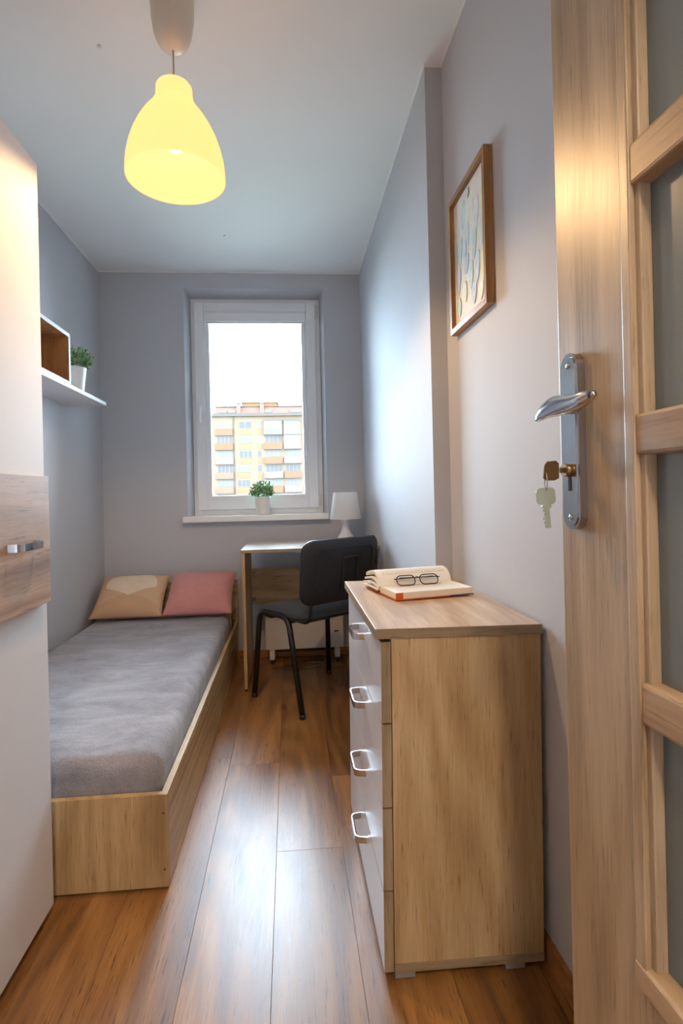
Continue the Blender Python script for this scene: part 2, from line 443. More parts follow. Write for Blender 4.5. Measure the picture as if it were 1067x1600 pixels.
WB('blind_slat', -0.520, 0.112, 3.652, 3.664, 2.198, 2.210, M['white_trim'], cas, 0.002)
mb = MB().box(-0.585, -0.560, 3.643, 3.656, 1.60, 1.66, 0.005).box(-0.580, -0.566, 3.618, 3.644, 1.625, 1.643, 0.004).box(-0.582, -0.564, 3.612, 3.626, 1.535, 1.645, 0.006)
mb.v = [(x + 0.2, y - 3.68, z - 0.93) for x, y, z in mb.v]; mb.build('window_handle', M['white_trim'], W)
hm = plain('hinge_cover', (212, 206, 190), 0.4)
WB('hinge', 0.196, 0.212, 3.648, 3.676, 2.235, 2.325, hm, W, 0.005)
WB('hinge', 0.193, 0.212, 3.648, 3.676, 0.972, 1.045, hm, W, 0.005)
WB('hinge_screw', 0.193, 0.205, 3.645, 3.649, 0.960, 0.971, M['steel'], W, 0.001)
mb = MB().tube([(0.318, -0.030, 1.30), (0.318, -0.032, 0.70), (0.320, -0.034, 0.40)], 0.0018, 6)
mb.tube([(0.324, -0.030, 1.30), (0.325, -0.032, 0.70), (0.323, -0.034, 0.40)], 0.0018, 6)
cordw = mb.build('blind_cord', M['white_trim'], W)
MB().tube([(0.3215, -0.034, 0.43), (0.3215, -0.034, 0.38)], [0.004, 0.006], 8).build('cord_weight', M['white_trim'], cordw)
sl = MB().box(-0.676 + 0.2, 0.250 + 0.2, 3.497 - 3.68, 3.559 - 3.68, 0.889 - 0.93, 0.926 - 0.93, 0.004).box(-0.645 + 0.2, 0.243 + 0.2, 3.555 - 3.68, 3.70 - 3.68, 0.900 - 0.93, 0.926 - 0.93, 0.002)
sl.build('window_sill', M['white_trim'], W)

# ------------------------------------------------------------------ outside: ground and block of flats
o = B('ground', -150, 150, 4.2, 300, -20.5, -20, plain('asphalt_and_grass', (110, 116, 104), 0.9), b=0); tag(o, 'ground far below the window', 'ground', kind='structure')
def bp(name, r, g, b_, rough=0.9):     # facade paints relative to white, darkened and warmed against the bright blue sky
    tt = NT(name); p_ = tt.pbr((0.076 * r, 0.060 * g, 0.050 * b_, 1), rough); p_.inputs['Specular IOR Level'].default_value = 0.1; return tt.m
m_cream, m_or, m_lor, m_wh = bp('cream_render', 0.95, 0.80, 0.60), bp('orange_parapet', 0.95, 0.50, 0.30), bp('pale_orange_panel', 0.96, 0.70, 0.44), bp('white_parapet', 1.0, 1.0, 1.0)
m_pk, m_gb, m_roof, m_eave = bp('pink_parapet', 0.96, 0.60, 0.46), bp('grey_parapet', 0.62, 0.68, 0.76), bp('red_roof', 0.88, 0.46, 0.40), bp('grey_eave', 0.50, 0.49, 0.48)
m_pent, m_gn = bp('orange_penthouse', 0.95, 0.62, 0.28), bp('greenish_glazing', 0.66, 0.80, 0.74)
m_fr = bp('white_window_frame', 0.95, 0.98, 1.0); m_ant = bp('antenna_grey', 0.2, 0.2, 0.22)
m_gl, m_gl2 = bp('dull_window_glass', 0.40, 0.45, 0.52, 0.4), bp('curtained_window_glass', 0.58, 0.66, 0.68, 0.4)
FY, ZR = 100.0, 15.7
BLD = thing('apartment_building', (-5.4, FY, -20), 'cream and orange block of flats seen through the window', 'building')
def bx(name, x0, x1, y0, y1, z0, z1, m, par=None, b=0):
    return B(name, x0 + 5.4, x1 + 5.4, y0 - FY, y1 - FY, z0 + 20, z1 + 20, m, par or BLD, b)
XA, XB = -13.75, 2.9
bx('facade', XA, XB, FY, FY + 11, -20, ZR - 0.25, m_cream)
bx('eave', XA - 0.25, XB + 0.25, FY - 0.55, FY + 11.3, ZR - 0.28, ZR + 0.28, m_eave)
mb = MB().prism([(FY - 0.1, ZR + 0.28), (FY + 1.0, ZR + 1.65), (FY + 10, ZR + 1.65), (FY + 11, ZR + 0.28)], XA + 0.6, XB - 0.1, axis='x')
mb.v = [(x + 5.4, y - FY, z + 20) for x, y, z in mb.v]; rf = mb.build('roof', m_roof, BLD)
bx('roof_ridge', XA + 0.5, XB, FY + 0.8, FY + 1.1, ZR + 1.62, ZR + 1.78, m_eave)
for x0, x1 in ((-12.3, -11.0), (-10.75, -9.35), (-4.3, -2.9), (0.4, 2.3)):
    bx('skylight', x0, x1, FY - 0.12, FY + 0.4, ZR + 0.40, ZR + 0.85, m_gl2, rf)
ph = bx('penthouse', -8.2, -1.95, FY + 1.4, FY + 6, ZR + 1.6, ZR + 2.45, m_pent)
bx('penthouse_cap', -8.45, -1.75, FY + 1.2, FY + 6.2, ZR + 2.40, ZR + 2.58, m_eave, ph)
for x0 in (-9.2, -4.95):
    ch = bx('chimney', x0, x0 + 0.62, FY - 0.3, FY + 0.5, ZR + 0.2, ZR + 2.0, m_fr)
    bx('chimney_slot', x0 + 0.22, x0 + 0.40, FY - 0.33, FY - 0.28, ZR + 0.3, ZR + 1.9, m_roof, ch)
    bx('chimney_cap', x0 - 0.12, x0 + 0.74, FY - 0.4, FY + 0.6, ZR + 2.0, ZR + 2.15, m_eave, ch)
for x, z1, r in ((-5.2, 7.7, 0.12), (-11.75, 3.9, 0.09), (-11.35, 2.7, 0.12), (1.1, 3.0, 0.10)):
    mb = MB().tube([(x + 5.4, 2.0, ZR + 1.5 + 20), (x + 5.4, 2.0, ZR + z1 + 20)], r, 6)
    if z1 > 3.5:
        for q in (0.55, 0.75, 0.9):
            zz = ZR + 1.6 + (z1 - 1.6) * q + 20; mb.tube([(x + 5.4 - 0.35, 2, zz), (x + 5.4 + 0.35, 2, zz)], 0.03, 5)
    mb.build('antenna', m_ant, BLD)
bx('downpipe', -9.95, -9.72, FY - 0.12, FY + 0.02, -20, ZR - 0.3, m_eave)
FH, Z0 = 2.64, 14.48
def win(x0, x1, z0, z1, n, y, gl, name='window'):
    w_ = bx(name, x0, x1, y - 0.06, y + 0.02, z0, z1, m_fr); k = (x1 - x0) / n
    for i in range(n):
        bx('pane', x0 + i * k + 0.075, x0 + (i + 1) * k - 0.075, y - 0.09, y - 0.05, z0 + 0.10, z1 - 0.05, gl, w_)
lc = [m_or, m_or, m_wh, m_pk, m_pk, m_or, m_wh]; c2 = [m_gb, m_or, m_or, m_wh, m_or, m_or, m_gb]; c3 = [m_gn, m_wh, m_wh, m_or, m_wh, m_or, m_wh]
for r in range(7):
    zt = Z0 - r * FH; zb = zt - 1.3
    g1, g2 = (m_gl, m_gl2) if r % 2 else (m_gl2, m_gl)
    for (x0, x1, cl, n, pr) in ((-13.1, -9.98, lc[r], 4, 0.45), (-4.4, -1.05, c2[r], 4, 0.6), (-0.8, 2.3, c3[r], 4, 0.6)):
        win(x0 + 0.25, x1 - 0.1, zb - 0.9, zt, n, FY, g1, 'balcony_window')
        bx('balcony_slab', x0 - 0.05, x1 + 0.05, FY - pr - 0.03, FY, zb - 1.22, zb - 1.06, m_eave)
        pa = bx('balcony_parapet', x0, x1, FY - pr, FY - pr + 0.12, zb - 1.08, zb + 0.02, cl)
        bx('parapet_side', x0, x0 + 0.1, FY - pr + 0.1, FY, zb - 1.08, zb + 0.02, cl, pa)
        bx('parapet_side', x1 - 0.1, x1, FY - pr + 0.1, FY, zb - 1.08, zb + 0.02, cl, pa)
        if (x0 == -0.8 and r in (0, 1)) or (x0 == -4.4 and r == 0):   # glazed-in loggias
            bx('loggia_glazing', x0 + 0.05, x1 - 0.05, FY - pr + 0.02, FY - pr + 0.08, zb + 0.02, zt, m_gn if r == 0 and x0 > -2 else m_wh)
            bx('loggia_lintel', x0, x1, FY - pr, FY, zt, zt + 0.22, m_eave)
    dx = 0.28 * (1 if r < 3 else -1) - 0.15
    win(-8.86 + (0 if r < 3 else -0.45), -6.6 + (0 if r < 3 else -0.45), zb, zt, 2 if r == 0 else 3, FY, g2)
    bx('panel_under_window', -8.86 + (0 if r < 3 else -0.45), -6.6 + (0 if r < 3 else -0.45), FY - 0.05, FY + 0.01, zb - 1.12, zb - 0.06, m_lor)
    win(-5.62, -4.84, zb, zt, 1, FY, m_gl if r > 1 else m_gl2)
    bx('panel_under_window', -5.62, -4.84, FY - 0.05, FY + 0.01, zb - 1.12, zb - 0.06, m_lor)

# ------------------------------------------------------------------ wardrobe
WR = thing('wardrobe', (-0.9, 1.0, 0), 'tall white wardrobe with an oak band and chrome handles', 'wardrobe')
def P(par, ox, oy, oz=0):
    def f_(name, x0, x1, y0, y1, z0, z1, m, b=0.0012, sub=None):
        return B(name, x0 - ox, x1 - ox, y0 - oy, y1 - oy, z0 - oz, z1 - oz, m, sub or par, b)
    return f_
wb = P(WR, -0.9, 1.0)
wb('side_panel', XL + 0.006, -0.647, 1.429, 1.446, 0.0, 1.91, M['white_lac'])
wb('side_panel', XL + 0.006, -0.647, 0.55, 0.567, 0.0, 1.91, M['white_lac'])
wb('top_panel', XL + 0.006, -0.647, 0.567, 1.429, 1.893, 1.91, M['white_lac'])
wb('back_panel', XL + 0.006, XL + 0.010, 0.567, 1.429, 0.02, 1.893, M['white_lac'], 0)
wb('gap_shade_plinth', -0.664, -0.648, 0.567, 1.429, 0.0, 0.06, M['dark'], 0)  # dark board set forward, its colour paints the shade in the gap under the doors
for y0, y1, hy in ((1.0, 1.447, 1.285), (0.55, 0.997, 0.70)):
    d_ = wb('door', -0.645, -0.6245, y0, y1, 0.022, 1.911, M['white_lac'])
    pn = wb('oak_band', -0.6245, -0.606, y0 + 0.003, y1 - 0.018, 0.799, 1.113, M['ward_oak'], 0.0012, d_)
    # bow handle: flat chrome strap
    pts = [(v.x, v.y) for v in fillet([(-0.606, hy - 0.064, 0), (-0.580, hy - 0.056, 0), (-0.576, hy, 0), (-0.580, hy + 0.056, 0), (-0.606, hy + 0.064, 0)], 0.022, 6)]
    inn = [(x - (0.004 if 0 < j < len(pts) - 1 else 0.0), hy + (y - hy) * 0.93) for j, (x, y) in enumerate(pts)]
    inn = [(min(x + 0.008, -0.606) if j in (0, len(pts) - 1) else x, y) for j, (x, y) in enumerate(inn)]
    mb = MB()
    for i in range(len(pts) - 1):
        q = [pts[i], pts[i + 1], inn[i + 1], inn[i]]
        mb.prism([(x + 0.9, y - 1.0) for x, y in q], 0.942, 0.959)
    mb.build('handle', M['chrome'], d_)

# ------------------------------------------------------------------ wall shelf with box
SH = thing('wall_shelf', (XL, 2.53, 1.555), 'long white shelf board fixed to the wall above the bed', 'shelf')
sb = P(SH, XL, 2.53, 1.555)
sb('board', XL, -0.974, 2.03, 3.026, 1.555, 1.574, M['white_lac'])
BXS = thing('box_shelf', (XL, 2.35, 1.5745), 'open white box shelf with brown wood inside', 'shelf')
xb_ = P(BXS, XL, 2.35, 1.5745)
brn = wood('box_inside_oak', (146, 102, 60), (188, 140, 92), (210, 166, 118), axis=2, rough=0.5)
z0, z1 = 1.5745, 1.802
def shell(nm, x0, x1, y0, y1, za, zb_): return xb_(nm, x0, x1, y0, y1, za, zb_, M['white_lac'], 0.0008)
shell('bottom_panel', XL, -0.974, 2.15, 2.552, z0, z0 + 0.009); shell('top_panel', XL, -0.974, 2.15, 2.552, z1 - 0.016, z1)
shell('side_panel', XL, -0.974, 2.536, 2.552, z0 + 0.009, z1 - 0.016); shell('side_panel', XL, -0.974, 2.15, 2.166, z0 + 0.009, z1 - 0.016)
lin_ = xb_('back_panel', XL, XL + 0.004, 2.166, 2.536, z0 + 0.009, z1 - 0.016, brn, 0)
xb_('lining', XL + 0.004, -0.9745, 2.534, 2.5362, z0 + 0.0105, z1 - 0.0175, brn, 0); xb_('lining', XL + 0.004, -0.9745, 2.1658, 2.168, z0 + 0.0105, z1 - 0.0175, brn, 0)
xb_('lining', XL + 0.004, -0.9745, 2.166, 2.536, z1 - 0.0175, z1 - 0.0158, brn, 0); xb_('lining', XL + 0.004, -0.9745, 2.166, 2.536, z0 + 0.0088, z0 + 0.0105, brn, 0)

# ------------------------------------------------------------------ potted plants
def plant(loc, label, seed, rx=0.088, hz=0.122):
    random.seed(seed)
    T_ = thing('potted_plant', loc, label, 'plant', group='small green plants in white pots')
    pr = [(0.0005, 0), (0.039, 0), (0.041, 0.003)]
    for k in range(1, 8): pr += [(0.041 + 0.0125 * k / 8, 0.112 * k / 8), (0.0405 + 0.0125 * k / 8, 0.112 * k / 8 + 0.003)]
    pr += [(0.054, 0.112), (0.0535, 0.115), (0.051, 0.114), (0.049, 0.100), (0.0005, 0.100)]
    MB().lathe(pr, seg=28).build('pot', M['pot'], T_)
    MB().lathe([(0.0005, 0.104), (0.048, 0.1035), (0.048, 0.1005), (0.0005, 0.1005)], seg=16).build('moss', M['soil'], T_)
    mb = MB(); st = MB()
    for i in range(150):
        ph = random.random() * 2 * PI; u = random.random() ** 0.55; el = (1 - u) * 0.5 * PI
        hh = hz * (0.25 + 0.75 * math.sin(el)) * random.uniform(0.75, 1.03)
        rr = rx * math.cos(el * 0.9) * random.uniform(0.75, 1.02)
        tip = Vector((rr * math.cos(ph), rr * math.sin(ph), 0.107 + hh)); root = Vector((tip.x * 0.35, tip.y * 0.35, 0.102))
        if i % 2 == 0: st.tube([root, (root + tip) / 2 + Vector((0, 0, 0.01)), tip], 0.0008, 4, cap=False)
        ax_ = (tip - root).normalized()
        for lv in range(8):
            base = root.lerp(tip, random.uniform(0.45, 1.0))
            d_ = (ax_ + Vector((random.uniform(-1, 1), random.uniform(-1, 1), random.uniform(-0.5, 1))) * 0.9).normalized()
            sd = d_.cross(Vector((random.uniform(-1, 1), random.uniform(-1, 1), random.uniform(-1, 1)))).normalized()
            up_ = sd.cross(d_); L_ = random.uniform(0.010, 0.017); w_ = L_ * 0.30
            mb.add([base, base + d_ * L_ * .5 + sd * w_ + up_ * 0.0012, base + d_ * L_, base + d_ * L_ * .5 - sd * w_ + up_ * 0.0012], [(0, 1, 2), (0, 2, 3)])
    tag(mb.build('foliage', M['leaf'], T_, fix=False), 'small glossy green leaves', kind='stuff')
    st.build('stems', M['leaf'], T_)
    return T_
plant((-1.022, 2.725, 1.5745), 'small green plant in white pot on the wall shelf', 3)
plant((-0.176, 3.575, 0.9265), 'small green plant in white pot on the window sill', 5)

# ------------------------------------------------------------------ bed
BD = thing('bed', (-0.75, 2.5, 0), 'low oak box bed along the left wall', 'bed')
bb = P(BD, -0.75, 2.5)
XBR = -0.3475
fb = bb('foot_board', XL + 0.008, XBR, 1.4995, 1.5175, 0.004, 0.2535, M['oak_z'])
for z in (0.204, 0.052): 
    MB().lathe([(0.0003, 0), (0.0035, 0), (0.0035, 0.0012), (0.0003, 0.0012)], seg=12).xf(Matrix.Translation((-0.358 + 0.75, 1.4995 - 2.5, z)) @ Matrix.Rotation(PI / 2, 4, 'X')).build('screw', M['screw'], fb)
bb('side_rail', XBR - 0.018, XBR, 1.5175, 3.498, 0.004, 0.2535, M['oak_y'])
bb('side_rail', XL + 0.008, XL + 0.024, 1.5175, 3.498, 0.004, 0.2535, M['oak_y'])
bb('headboard', XL + 0.008, XBR + 0.004, 3.498, 3.516, 0.004, 0.52, M['oak_x'])
bb('ledge_front', XL + 0.026, XBR - 0.019, 3.300, 3.318, 0.17, 0.352, M['oak_x'])
bb('ledge_top', XL + 0.026, XBR - 0.019, 3.318, 3.497, 0.334, 0.352, M['oak_x'])
bb('mattress_board', XL + 0.026, XBR - 0.019, 1.5195, 3.297, 0.15, 0.168, M['oak_y'])
# mattress under fitted fleece
def soft_box(x0, x1, y0, y1, z0, z1, r, nx, ny, nz, amp, seed):
    bm = bmesh.new(); bmesh.ops.create_cube(bm, size=1)
    from mathutils import noise as N
    bm.free(); vs_, fs = {}, []; V = []
    def key(i, j, k):
        if (i, j, k) in vs_: return vs_[(i, j, k)]
        x, y, z = x0 + (x1 - x0) * i / nx, y0 + (y1 - y0) * j / ny, z0 + (z1 - z0) * k / nz
        cx_, cy_, cz_ = min(max(x, x0 + r), x1 - r), min(max(y, y0 + r), y1 - r), min(max(z, z0 + r), z1 - r)
        d_ = Vector((x - cx_, y - cy_, z - cz_)); q = Vector((cx_, cy_, cz_))
        if d_.length > 1e-6:
            m_ = max(abs(d_.x), abs(d_.y), abs(d_.z)); d_ = d_.normalized() * m_; nrm = d_.normalized()
        else: nrm = Vector((0, 0, 1))
        p_ = q + d_
        if z > z0 + 0.02:
            h_ = N.noise(Vector((p_.x * 5, p_.y * 2.2, seed))) * 0.6 + N.noise(Vector((p_.x * 17, p_.y * 13, seed + p_.z * 15))) * 0.3
            p_ = p_ + nrm * amp * h_
        vs_[(i, j, k)] = len(V); V.append(p_); return vs_[(i, j, k)]
    for i in range(nx):
        for j in range(ny):
            for k in (0, nz): fs.append((key(i, j, k), key(i + 1, j, k), key(i + 1, j + 1, k), key(i, j + 1, k)))
    for i in range(nx):
        for k in range(nz):
            for j in (0, ny): fs.append((key(i, j, k), key(i + 1, j, k), key(i + 1, j, k + 1), key(i, j, k + 1)))
    for j in range(ny):
        for k in range(nz):
            for i in (0, nx): fs.append((key(i, j, k), key(i, j + 1, k), key(i, j + 1, k + 1), key(i, j, k + 1)))
    return MB().add(V, fs, 0, True)
MT = thing('mattress', (-0.76, 2.4, 0.17), 'thick mattress in grey fleece cover on the oak bed', 'mattress')
mb = soft_box(XL + 0.027, XBR - 0.022, 1.521, 3.294, 0.170, 0.350, 0.042, 56, 110, 12, 0.004, 3.0)
mb.v = [(x + 0.76, y - 2.4, z - 0.17) for x, y, z in mb.v]
mb.build('fleece_cover', M['fleece'], MT)

# ------------------------------------------------------------------ cushions (local x across, y up, z = thickness)
def cushion(name, loc, rot, w, h, th, mat, label, seed):
    from mathutils import noise as N
    n = 26; mb = MB(); V = []; fs = []
    for side in (1, -1):
        for j in range(n + 1):
            for i in range(n + 1):
                u, v = -1 + 2 * i / n, -1 + 2 * j / n
                pinch_x = 1 - 0.05 * (1 - abs(v) ** 2.2); pinch_y = 1 - 0.05 * (1 - abs(u) ** 2.2)
                prof = max(0.0, (1 - abs(u) ** 2.6) * (1 - abs(v) ** 2.6)) ** 0.55
                wob = N.noise(Vector((u * 1.7 + seed, v * 1.7, side))) * 0.16 * (1 - max(abs(u), abs(v)) ** 6) + N.noise(Vector((u * 5, v * 5 + seed, side))) * 0.06
                V.append((u * w / 2 * pinch_x, v * h / 2 * pinch_y, side * (th / 2 * (prof * (1 + wob)) + 0.0015)))
    m_ = (n + 1) ** 2
    for s_ in (0, 1):
        for j in range(n):
            for i in range(n):
                a_ = s_ * m_ + j * (n + 1) + i; q = (a_, a_ + 1, a_ + n + 2, a_ + n + 1)
                fs.append(q if s_ == 0 else q[::-1])
    edge = [i for i in range(n)] + [j * (n + 1) + n for j in range(n)] + [n * (n + 1) + n - i for i in range(n)] + [(n - j) * (n + 1) for j in range(n)]
    for k in range(len(edge)):
        a_, b_ = edge[k], edge[(k + 1) % len(edge)]; fs.append((b_, a_, a_ + m_, b_ + m_))
    mb.add(V, fs, 0, True)
    o_ = mb.build(name, mat); o_.location = loc; o_.rotation_euler = rot
    tag(o_, label, 'cushion', 'cushions at the head of the bed'); return o_
cushion('cushion', (-0.943, 3.300, 0.473), (math.radians(33), 0, math.radians(1.5)), 0.398, 0.345, 0.135, M['beige'], 'beige patterned cushion beside the left wall', 1.3)
cushion('cushion', (-0.540, 3.308, 0.479), (math.radians(34), 0, math.radians(-1.0)), 0.392, 0.350, 0.140, M['pink'], 'plain dusty pink cushion nearer the desk', 4.1)

# ------------------------------------------------------------------ desk, heater, lamp
DK = thing('desk', (0.11, 3.2, 0), 'pale oak desk with panel legs under the window', 'desk')
db = P(DK, 0.11, 3.2)
dkm = wood('desk_top_laminate', (176, 158, 138), (202, 188, 172), (218, 208, 196), axis=0, rough=0.3, contrast=0.6)
db('desktop', -0.267, 0.484, 2.9465, 3.445, 0.745, 0.761, [dkm][0])
db('side_panel', -0.264, -0.247, 2.950, 3.440, 0.012, 0.745, M['oak_z'])
db('side_panel', 0.464, 0.481, 3.060, 3.440, 0.012, 0.745, M['oak_z'])
mdp = db('modesty_panel', -0.247, 0.464, 3.412, 3.428, 0.378, 0.597, M['oak_x'])
db('edge_strip', -0.267, 0.484, 2.9450, 2.9466, 0.745, 0.761, M['edge_x'], 0)
db('bracket', -0.247, -0.222, 3.392, 3.412, 0.545, 0.575, M['edge_x']); db('bracket', -0.247, -0.222, 3.392, 3.412, 0.40, 0.42, M['edge_x'])
for x in (-0.2555, 0.4725):
    for y in ((2.97, 3.42) if x < 0 else (3.09, 3.42)): db('foot_glide', x - 0.008, x + 0.008, y - 0.012, y + 0.012, 0, 0.012, M['black'])
HT = thing('convector_heater', (0.077, 3.49, 0), 'white panel heater on small feet under the desk', 'heater')
hb = P(HT, 0.077, 3.49)
hb('panel', -0.171, 0.325, 3.455, 3.505, 0.073, 0.370, M['heater'], 0.008)
hb('louvre', -0.14, 0.29, 3.505, 3.518, 0.12, 0.33, M['grey_plastic'], 0.003)
hb('underside_vent', -0.14, 0.295, 3.460, 3.500, 0.058, 0.074, M['dark'], 0)
for x in (-0.13, 0.28):
    hb('foot', x - 0.016, x + 0.016, 3.415, 3.535, 0.022, 0.074, M['heater'], 0.004)
    hb('castor', x - 0.012, x + 0.012, 3.405, 3.428, 0.0, 0.024, M['black'], 0.006); hb('castor', x - 0.012, x + 0.012, 3.512, 3.534, 0.0, 0.024, M['black'], 0.006)
hb('control_knob', 0.262, 0.292, 3.449, 3.456, 0.175, 0.183, M['black'], 0.002)
pts = bez((0.20, 3.44, 0.05), (0.24, 3.36, 0.004), (0.10, 3.25, 0.004), (0.06, 3.31, 0.004), 14) + bez((0.06, 3.31, 0.004), (0.0, 3.40, 0.004), (0.16, 3.44, 0.004), (0.19, 3.36, 0.004), 14)[1:] + bez((0.19, 3.36, 0.004), (0.20, 3.30, 0.004), (0.0, 3.28, 0.004), (-0.13, 3.33, 0.004), 14)[1:]
tag(MB().tube(pts, 0.0035, 6).build('power_cord', M['cable']), 'grey power cord coiled on the floor below the heater', 'cord')

LP = thing('table_lamp', (0.335, 3.27, 0.761), 'small white table lamp standing on the desk', 'lamp')
pr = [(0.0005, 0), (0.060, 0), (0.062, 0.004), (0.058, 0.014), (0.045, 0.032), (0.031, 0.055), (0.023, 0.080), (0.021, 0.100), (0.024, 0.120), (0.033, 0.138), (0.045, 0.148), (0.0005, 0.148)]
MB().lathe(pr, seg=32).build('base', M['white_gloss'], LP)
pr = [(0.096, 0.138), (0.072, 0.296), (0.069, 0.298), (0.0694, 0.293), (0.093, 0.139)]
MB().lathe(pr + [pr[0]], seg=36).build('shade', M['tshade'], LP)
MB().lathe([(0.0005, 0.148), (0.016, 0.148), (0.016, 0.19), (0.028, 0.215), (0.024, 0.24), (0.0005, 0.25)], seg=16).build('bulb', M['white_trim'], LP)

# ------------------------------------------------------------------ visitor chair
CH = thing('visitor_chair', (0.122, 2.871, 0), 'black padded chair with tubular legs pulled up to the desk', 'chair', rz=math.radians(37.2))
for sx in (-1, 1):
    path = fillet([(sx * 0.258, 0.2, 0.012), (sx * 0.232, 0.172, 0.452), (sx * 0.232, -0.07, 0.452), (sx * 0.258, -0.2, 0.012)], 0.06, 8)
    k = len(path) // 2
    MB().tube(path, 0.0145, 12).build('leg_frame', M['black_metal'], CH)
    for y in (0.2, -0.2):
        MB().lathe([(0.0005, 0), (0.015, 0), (0.0155, 0.006), (0.0145, 0.022), (0.0005, 0.022)], c=(sx * 0.258, y, 0), seg=14).build('foot_cap', M['black'], CH)
for y in (0.12, -0.05):
    MB().tube([(-0.232, y, 0.44), (-0.2, y, 0.424), (0.2, y, 0.424), (0.232, y, 0.44)], 0.011, 10).build('cross_bar', M['black_metal'], CH)
# seat pan + cushion
def slab(w, h, r, z0, z1, crown, cy, n=7, dome=0.0):
    o_ = rrect(w, h, r, n, 0, cy); N_ = len(o_); mb = MB(); rings = []
    for sc, z in ((0.965, z0), (1.0, z0 + (z1 - z0) * 0.3), (1.0, z0 + (z1 - z0) * 0.62), (0.965, z1 - 0.004), (0.88, z1 + crown * 0.4), (0.6, z1 + crown * 0.8), (0.25, z1 + crown)):
        rings.append([(x * sc, cy + (y - cy) * sc, z - dome * max(0, (y - cy) / (h / 2)) ** 3 * 0.6) for x, y in o_])
    V = [v for rg in rings for v in rg]; fs = [tuple(reversed(range(N_)))]
    for i in range(len(rings) - 1):
        for k in range(N_):
            k2 = (k + 1) % N_; fs.append((i * N_ + k, i * N_ + k2, (i + 1) * N_ + k2, (i + 1) * N_ + k))
    fs.append(tuple((len(rings) - 1) * N_ + k for k in range(N_)))
    return mb.add(V, fs, 0, True)
slab(0.452, 0.40, 0.07, 0.434, 0.448, 0.0, 0.015).build('seat_pan', M['black'], CH)
slab(0.466, 0.415, 0.075, 0.448, 0.482, 0.012, 0.015, dome=0.02).build('seat', M['seat_fab'], CH)
# backrest: curved rounded panel, local x width, height z, plane leaning back
def back_pt(x, z, off):
    lean = -0.212 - (z - 0.52) * 0.13
    curve = 0.045 * (x / 0.245) ** 2            # wraps forward at the sides
    return (x, lean + curve + off, z)
def back_panel(w, h, r, cz, off0, off1, n=7, edge=0.010, taper=0.0):
    o_ = rrect(w, h, r, n, 0, cz); o_ = [(x * (1 - taper * (0.5 - (z - cz) / h)), z) for x, z in o_]
    N_ = len(o_); rings = []
    for sc, t_ in ((0.0, 0), (0.35, 0), (0.7, 0), (1 - 2 * edge / w, 0), (1.0, 0.35), (1.0, 0.65), (1 - 2 * edge / w, 1), (0.7, 1), (0.35, 1), (0.0, 1)):
        rings.append([back_pt(x * sc, cz + (z - cz) * sc, off0 + (off1 - off0) * t_) for x, z in o_])
    V = [v for rg in rings for v in rg]; fs = []
    for i in range(len(rings) - 1):
        for k in range(N_):
            k2 = (k + 1) % N_; fs.append((i * N_ + k, i * N_ + k2, (i + 1) * N_ + k2, (i + 1) * N_ + k))
    return MB().add(V, fs, 0, True)
bs = back_panel(0.51, 0.315, 0.06, 0.676, -0.030, 0.004, taper=0.04).build('back_shell', M['black'], CH)
back_panel(0.475, 0.288, 0.055, 0.676, 0.004, 0.032, taper=0.04).build('back_cushion', M['seat_fab'], CH)
loop = [back_pt(x, z, -0.031) for x, z in rrect(0.37, 0.20, 0.03, 5, 0, 0.690)]
MB().tube(loop, 0.0035, 6, closed=True).build('moulded_rib', M['black'], bs)
loop = [back_pt(x, z, -0.031) for x, z in rrect(0.095, 0.175, 0.012, 4, 0.012, 0.655)]
MB().tube(loop, 0.004, 6, closed=True).build('moulded_rib', M['black'], bs)
for i in range(4):
    x_, y_, z_ = back_pt(-0.014 + i * 0.017, 0.722, -0.0335)
    MB().lathe([(0.0003, 0), (0.004, 0), (0.004, 0.003), (0.0003, 0.003)], seg=10).xf(Matrix.Translation((x_, y_, z_)) @ Matrix.Rotation(PI / 2, 4, 'X')).build('vent_hole', M['dark'], bs)
for sx in (-1, 1):
    MB().tube(fillet([(sx * 0.19, 0.02, 0.430), (sx * 0.19, -0.185, 0.430), (sx * 0.19, -0.205, 0.60)], 0.04, 5), 0.011, 8, flat=0.6).build('back_support', M['black_metal'], CH)

# ------------------------------------------------------------------ chest of drawers
XC = 0.541
CD = thing('chest_of_drawers', (XC, 1.157, 0), 'oak chest with four white drawers against the right wall', 'chest of drawers')
CD.rotation_euler = (0, 0.012, 0)
def cb(name, x0, x1, y0, y1, z0, z1, m, b=0.0012, sub=None): return B(name, x0, x1, y0, y1, z0, z1, m, sub or CD, b)
cb('top', -0.373, -0.003, 0.0, 0.647, 0.734, 0.756, [M['top_oak']][0])
cb('top_edge_band', -0.3735, -0.003, -0.0008, 0.0004, 0.7345, 0.7555, M['edge_x'], 0)
cb('top_edge_band', -0.3738, -0.3728, 0.0, 0.647, 0.7345, 0.7555, M['edge_y'], 0)
cb('side_panel', -0.338, -0.004, 0.004, 0.020, 0.031, 0.734, M['oak_z'])
cb('side_panel', -0.338, -0.004, 0.627, 0.643, 0.031, 0.734, M['oak_z'])
cb('bottom_panel', -0.338, -0.004, 0.003, 0.644, 0.012, 0.031, M['edge_x'])
cb('back_panel', -0.008, -0.004, 0.020, 0.627, 0.031, 0.734, M['oak_z'], 0)
for x in (-0.315, -0.07):
    for y in (0.016, 0.60): cb('foot', x - 0.022, x + 0.022, y - 0.012, y + 0.03, 0.0, 0.012, M['grey_plastic'])
zs = [0.014, 0.190, 0.369, 0.550, 0.728]
